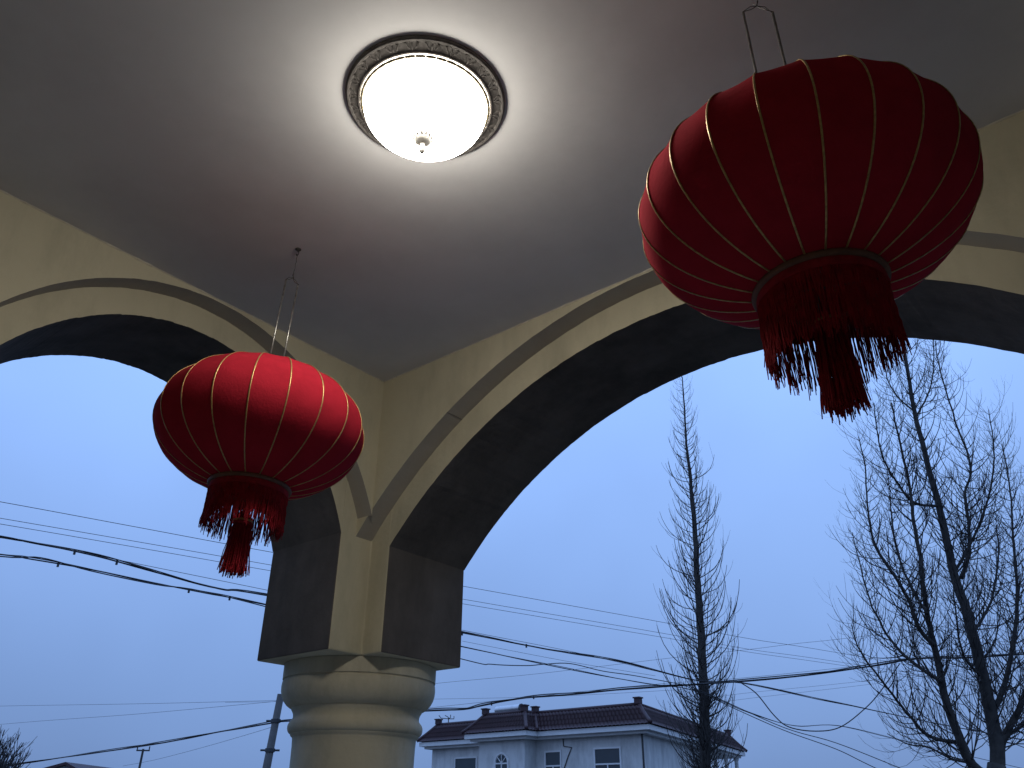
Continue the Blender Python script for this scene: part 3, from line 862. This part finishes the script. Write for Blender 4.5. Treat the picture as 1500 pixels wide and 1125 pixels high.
wire('overhead_cable', [(1085, 1000), (1108, 1016), (1134, 1048), (1156, 1065), (1194, 1071), (1231, 1065), (1268, 1037), (1291, 1011), (1318, 972)], D=(28, 27.5), r=0.018, label='slack cable hanging in a deep loop between slim tree and big tree')
wire('overhead_cable', [(1000, 1003), (1037, 1019), (1074, 1037), (1149, 1070), (1224, 1097), (1276, 1122), (1400, 1180)], D=(28, 30), r=0.014, label='lower of two cables falling steeply from the slim tree')
wire('overhead_cable', [(1000, 1001), (1052, 1023), (1149, 1066), (1224, 1088), (1313, 1123), (1420, 1168)], D=(28.2, 30), r=0.014, label='upper of two cables falling steeply from the slim tree')
wire('overhead_wire', [(1040, 1033), (1082, 1025), (1253, 1005), (1500, 975)], D=(33, 31), r=0.0043, label='faint lower wire rising from slim tree under the thick cable')
wire('overhead_wire', [(1040, 1022), (1104, 1014), (1253, 999), (1500, 970)], D=(33, 31), r=0.0043, label='faint upper wire rising from slim tree under the thick cable')
wire('overhead_wire', [(-100, 1037), (15, 1034), (200, 1031), (409, 1026)], D=(48, 34), r=0.0062, label='upper faint wire left of the leaning pole, nearly level')
wire('overhead_wire', [(-100, 1070), (49, 1057), (200, 1046), (409, 1027)], D=(50, 34), r=0.0062, label='faint wire sloping gently up to the leaning pole top')
wire('overhead_cable', [(-120, 1140), (15, 1121), (102, 1108), (181, 1097), (245, 1087), (321, 1072), (393, 1060), (409, 1057)], D=(56, 32), r=0.026, strands=3, label='thick black cable sagging down from the leaning pole toward the low house')
wire('overhead_wire', [(180, 1122), (227, 1113), (300, 1094), (389, 1068), (406, 1061)], D=(48, 32), r=0.0062, label='thin wire dropping from the pole below the thick cable')
wire('overhead_wire', [(1380, 700), (1450, 695), (1500, 692), (1620, 684)], D=(26, 26), r=0.0056, label='short thin wire high in the big bare tree')

# ------------------------------------------------------------------ bare trees
def curve_branch(mb, p, d, L, r0, bend, n=5, sides=4, rs=rng, wig=0.05, tip=0.25):
    """grow a branch that curves upward; returns its points"""
    pts = [p.copy()]; d = d.normalized(); q = p.copy(); rad = [r0]
    for i in range(n):
        d = (d + Vector((0, 0, bend * (2 * (i + 0.5) / n) / n)) + Vector((rs.gauss(0, wig), rs.gauss(0, wig), rs.gauss(0, wig)))).normalized()
        q = q + d * (L / n)
        pts.append(q.copy()); rad.append(r0 * (1 - (1 - tip) * (i + 1) / n))
    mb.tube(pts, rad, sides, cap=False)
    return pts, rad, d

def spline(P, k=6):
    Q = []
    for i in range(len(P) - 1):
        p0 = P[max(i - 1, 0)]; p1 = P[i]; p2 = P[i + 1]; p3 = P[min(i + 2, len(P) - 1)]
        for j in range(k):
            t = j / k
            Q.append(0.5 * ((2 * p1) + (p2 - p0) * t + (2 * p0 - 5 * p1 + 4 * p2 - p3) * t * t + (3 * p1 - p0 - 3 * p2 + p3) * t ** 3))
    Q.append(P[-1]); return Q

# slim tree
D1 = 30
rs = random.Random(21)
tp = [(997, 548), (1000, 561), (1005.5, 650), (1016, 750), (1022, 855), (1028, 944), (1032, 1028), (1034, 1125)]
P = [at_d(x, y, D1) for x, y in tp]
P.append(Vector((P[-1].x + 0.02, P[-1].y, GZ - 0.05)))
tw = [0.012, 0.02, 0.045, 0.085, 0.12, 0.15, 0.17, 0.19, 0.22]
Q = spline(P, 6)
RW = [tw[min(i // 6, 7)] + (tw[min(i // 6 + 1, 8)] - tw[min(i // 6, 7)]) * ((i % 6) / 6) for i in range(len(Q))]
tree = empty('slim_tree', tuple(P[-1])); tag(tree, 'slim upright bare tree with upswept branches standing before the white house', 'tree')
Q = [p + Vector((rs.gauss(0, .012), rs.gauss(0, .012), 0)) for p in Q]
mb = MB(); mb.tube(Q, RW, 9); child(mb, 'trunk', M_BARK, tree, 'all')
def trunk_at(f):
    f = max(0.0, min(0.9999, f)) * (len(Q) - 1); i = int(f); u = f - i
    return Q[i] + (Q[i + 1] - Q[i]) * u, RW[i] * (1 - u) + RW[i + 1] * u
cr = MB()
ztop = Q[0].z; zlow = Q[-1].z
az = 0.0
NB = 240
for k in range(NB):
    f = (k + rs.random()) / NB
    h = ztop - 0.25 - f * (ztop - 3.4 - zlow)
    # locate trunk at height
    i = 0
    while i < len(Q) - 2 and Q[i + 1].z > h: i += 1
    u = (Q[i].z - h) / max(Q[i].z - Q[i + 1].z, 1e-6)
    p = Q[i] + (Q[i + 1] - Q[i]) * u; tr = RW[i]
    az += 2.4 + rs.gauss(0, 0.3)
    depth = ztop - h
    W = min(0.34 + 0.085 * depth, 1.25) * rs.uniform(0.6, 1.15)
    L = W * rs.uniform(1.7, 2.1)
    el = math.radians(rs.uniform(8, 32))
    d = Vector((math.cos(az) * math.cos(el), math.sin(az) * math.cos(el), math.sin(el)))
    r0 = min(tr * 0.28, 0.009 + 0.006 * L)
    pts, rad, dd = curve_branch(cr, p, d, L, r0, 2.3, 7, 4, rs, 0.05, 0.35)
    for s_ in range(rs.randint(2, 5)):
        j = rs.randint(1, 6)
        dirb = (pts[min(j + 1, 7)] - pts[j - 1]).normalized()
        a2 = rs.uniform(0, 2 * math.pi)
        d2 = (dirb + Vector((math.cos(a2), math.sin(a2), 0.15)) * rs.uniform(0.5, 0.9)).normalized()
        curve_branch(cr, pts[j], d2, L * rs.uniform(0.22, 0.5), rad[j] * 0.6, 1.2, 4, 3, rs, 0.07, 0.5)
for k in range(320):                                   # dense upright shoots round the lower trunk
    h = rs.uniform(1.6, 5.4)
    i = 0
    while i < len(Q) - 2 and Q[i + 1].z > h: i += 1
    p = Q[i]; p = Vector((p.x, p.y, h)); a2 = rs.uniform(0, 6.28)
    el = math.radians(rs.uniform(10, 60))
    d = Vector((math.cos(a2) * math.cos(el), math.sin(a2) * math.cos(el), math.sin(el)))
    pts, rad, dd = curve_branch(cr, p, d, rs.uniform(0.5, 1.9), 0.013, 1.6, 5, 3, rs, 0.08, 0.4)
    if rs.random() < 0.7:
        a2 = rs.uniform(0, 6.28); curve_branch(cr, pts[2], (dd + Vector((math.cos(a2), math.sin(a2), 0)) * 0.7), rs.uniform(0.3, 0.7), 0.008, 1.0, 3, 3, rs, 0.08, 0.5)
tag(child(cr, 'crown', M_TWIG, tree), kind='stuff')

# big many-limbed tree
D2 = 24
rs = random.Random(77)
def dp3(lst, off0=0.0, off1=0.0, D=D2):
    n = len(lst) - 1
    return [at_d(x, y, D + off0 + (off1 - off0) * i / n) for i, (x, y) in enumerate(lst)]
base = at_d(1458, 1172, D2)
LIMBS = [
    ([(1462, 1150), (1458, 1083), (1439, 989), (1417, 900), (1394, 828), (1378, 750), (1358, 678), (1339, 600), (1322, 500), (1306, 430), (1296, 380)], 0, 0, 0.21, 0.02),
    ([(1460, 1140), (1428, 1125), (1408, 1089), (1386, 1028), (1378, 989), (1367, 939), (1356, 889), (1350, 828), (1339, 767), (1330, 700), (1316, 640), (1306, 590)], 0, -1.2, 0.15, 0.02),
    ([(1408, 847), (1419, 811), (1419, 767), (1414, 722), (1422, 683), (1400, 617), (1378, 544), (1370, 500)], 0, 1.0, 0.07, 0.015),
    ([(1376, 742), (1339, 736), (1317, 711), (1294, 672), (1285, 630), (1280, 590)], 0, -1.5, 0.05, 0.012),
    ([(1369, 945), (1347, 922), (1333, 883), (1311, 844), (1283, 800), (1272, 750), (1267, 683), (1258, 640)], -0.6, -1.6, 0.07, 0.012),
    ([(1380, 998), (1339, 972), (1306, 939), (1278, 889), (1262, 835), (1248, 780)], -0.5, 1.2, 0.06, 0.012),
    ([(1406, 1088), (1361, 1078), (1328, 1044), (1294, 1000), (1261, 956), (1247, 915)], 0, -1.5, 0.06, 0.012),
    ([(1452, 1050), (1472, 1000), (1486, 930), (1490, 860), (1484, 790), (1480, 720), (1468, 650)], 0, 1.6, 0.09, 0.015),
    ([(1460, 1095), (1492, 1040), (1520, 960), (1535, 870), (1540, 780), (1530, 700)], 0, -1.0, 0.11, 0.015),
    ([(1398, 840), (1430, 780), (1450, 720), (1456, 660), (1448, 600)], 0, -1.4, 0.05, 0.012),
    ([(1424, 930), (1452, 880), (1462, 820), (1460, 770)], 0, 1.4, 0.05, 0.012),
    ([(1359, 900), (1330, 850), (1310, 790), (1304, 730), (1300, 690)], -1.0, 0.6, 0.045, 0.012),
    ([(1440, 995), (1412, 960), (1400, 900), (1396, 850)], 0, -1.5, 0.045, 0.012),
    ([(1342, 612), (1362, 570), (1368, 530), (1366, 480)], 0, 0.6, 0.035, 0.012),
    ([(1340, 604), (1310, 575), (1296, 540), (1290, 500)], 0, -0.6, 0.03, 0.010),
    ([(1462, 1120), (1475, 1080), (1500, 1060), (1530, 1020), (1560, 960), (1570, 880)], 0, 1.8, 0.08, 0.012),
    ([(1430, 1118), (1395, 1112), (1362, 1095), (1330, 1090), (1300, 1075)], 0, 1.6, 0.04, 0.010),
]
bt = empty('bare_tree', (base.x, base.y, GZ)); tag(bt, 'large bare tree with several dark trunks and spreading twigs', 'tree')
stump = MB(); tp0 = at_d(1462, 1150, D2); stump.tube([(base.x, base.y, GZ - 0.05), tuple(base), tuple(at_d(1460, 1120, D2))], [0.42, 0.30, 0.22], 12); child(stump, 'trunk', M_BARK, bt, 'all')
crown = MB()
for idx, (pl, o0, o1, r0, r1) in enumerate(LIMBS):
    pts = spline(dp3(pl, o0, o1), 5)
    pts = [p + Vector((rs.gauss(0, .008), rs.gauss(0, .008), rs.gauss(0, .006))) for p in pts]
    n = len(pts)
    rad = [r0 + (r1 - r0) * (i / (n - 1)) ** 0.8 for i in range(n)]
    lm = MB(); lm.tube(pts, rad, 8); child(lm, 'limb', M_BARK, bt, 'all')
    length = sum((pts[i + 1] - pts[i]).length for i in range(n - 1))
    nsec = int(length / 0.082)
    az = rs.uniform(0, 6.28)
    for k in range(nsec):
        f = 0.10 + 0.90 * (k + rs.random()) / nsec
        i = min(int(f * (n - 1)), n - 2)
        if pts[i].z < 1.9: continue
        t_ = (pts[i + 1] - pts[i]).normalized()
        az += 2.4 + rs.gauss(0, 0.4)
        perp = t_.orthogonal().normalized(); w2 = t_.cross(perp)
        side = perp * math.cos(az) + w2 * math.sin(az)
        d = t_ * rs.uniform(0.3, 0.9) + side * 0.95 + Vector((0, 0, 0.15))
        L = rs.uniform(0.6, 2.0) * (1.15 - 0.45 * f)
        rr = min(rad[i] * 0.45, 0.006 + 0.008 * L)
        bp, br, dd = curve_branch(crown, pts[i], d, L, rr, 1.7, 6, 4, rs, 0.05, 0.4)
        for s_ in range(rs.randint(2, 5)):
            j = rs.randint(1, 5)
            dirb = (bp[j + 1] - bp[j - 1]).normalized()
            a2 = rs.uniform(0, 6.28); pr = dirb.orthogonal().normalized(); pw = dirb.cross(pr)
            d2 = dirb * rs.uniform(0.5, 1.0) + (pr * math.cos(a2) + pw * math.sin(a2)) * 0.8
            tpn, trn, td = curve_branch(crown, bp[j], d2, L * rs.uniform(0.25, 0.6), br[j] * 0.65, 1.0, 4, 3, rs, 0.06, 0.5)
            if rs.random() < 0.5:
                a3 = rs.uniform(0, 6.28)
                curve_branch(crown, tpn[2], td + Vector((math.cos(a3), math.sin(a3), 0.2)) * 0.8, L * 0.2, trn[2] * 0.7, 0.5, 3, 3, rs, 0.1, 0.5)
tag(child(crown, 'crown', M_TWIG, bt), kind='stuff')

# rounded small tree at the far left
D3 = 45
rs = random.Random(5)
b3 = at_d(-22, 1160, D3)
lt = empty('small_tree', (b3.x, b3.y, GZ)); tag(lt, 'small round bare tree with fine twigs beyond the low dark roof', 'tree')
mb = MB(); mb.tube([(b3.x, b3.y, GZ - 0.05), (b3.x, b3.y, 1.2), (b3.x + 0.1, b3.y, 2.0)], [0.22, 0.18, 0.12], 10); child(mb, 'trunk', M_BARK, lt, 'all')
crown = MB(); o3 = Vector((b3.x, b3.y, 1.3))
for k in range(46):
    a2 = rs.uniform(0, 6.28); el = math.radians(rs.uniform(25, 80))
    d = Vector((math.cos(a2) * math.cos(el), math.sin(a2) * math.cos(el), math.sin(el)))
    bp, br, dd = curve_branch(crown, o3 + Vector((0, 0, rs.uniform(0, 0.7))), d, rs.uniform(2.2, 3.7), 0.05, 0.5, 6, 4, rs, 0.08, 0.3)
    for s_ in range(9):
        j = rs.randint(1, 5); dirb = (bp[j + 1] - bp[j - 1]).normalized()
        a3 = rs.uniform(0, 6.28); pr = dirb.orthogonal().normalized(); pw = dirb.cross(pr)
        tpn, trn, td = curve_branch(crown, bp[j], dirb + (pr * math.cos(a3) + pw * math.sin(a3)) * 0.6, rs.uniform(0.5, 1.3), 0.02, 0.4, 4, 3, rs, 0.08, 0.5)
        for _ in range(3):
            a3 = rs.uniform(0, 6.28); curve_branch(crown, tpn[2], td + Vector((math.cos(a3), math.sin(a3), 0.3)) * 0.6, rs.uniform(0.2, 0.5), 0.012, 0.3, 3, 3, rs, 0.08, 0.6)
tag(child(crown, 'crown', M_TWIG, lt), kind='stuff')
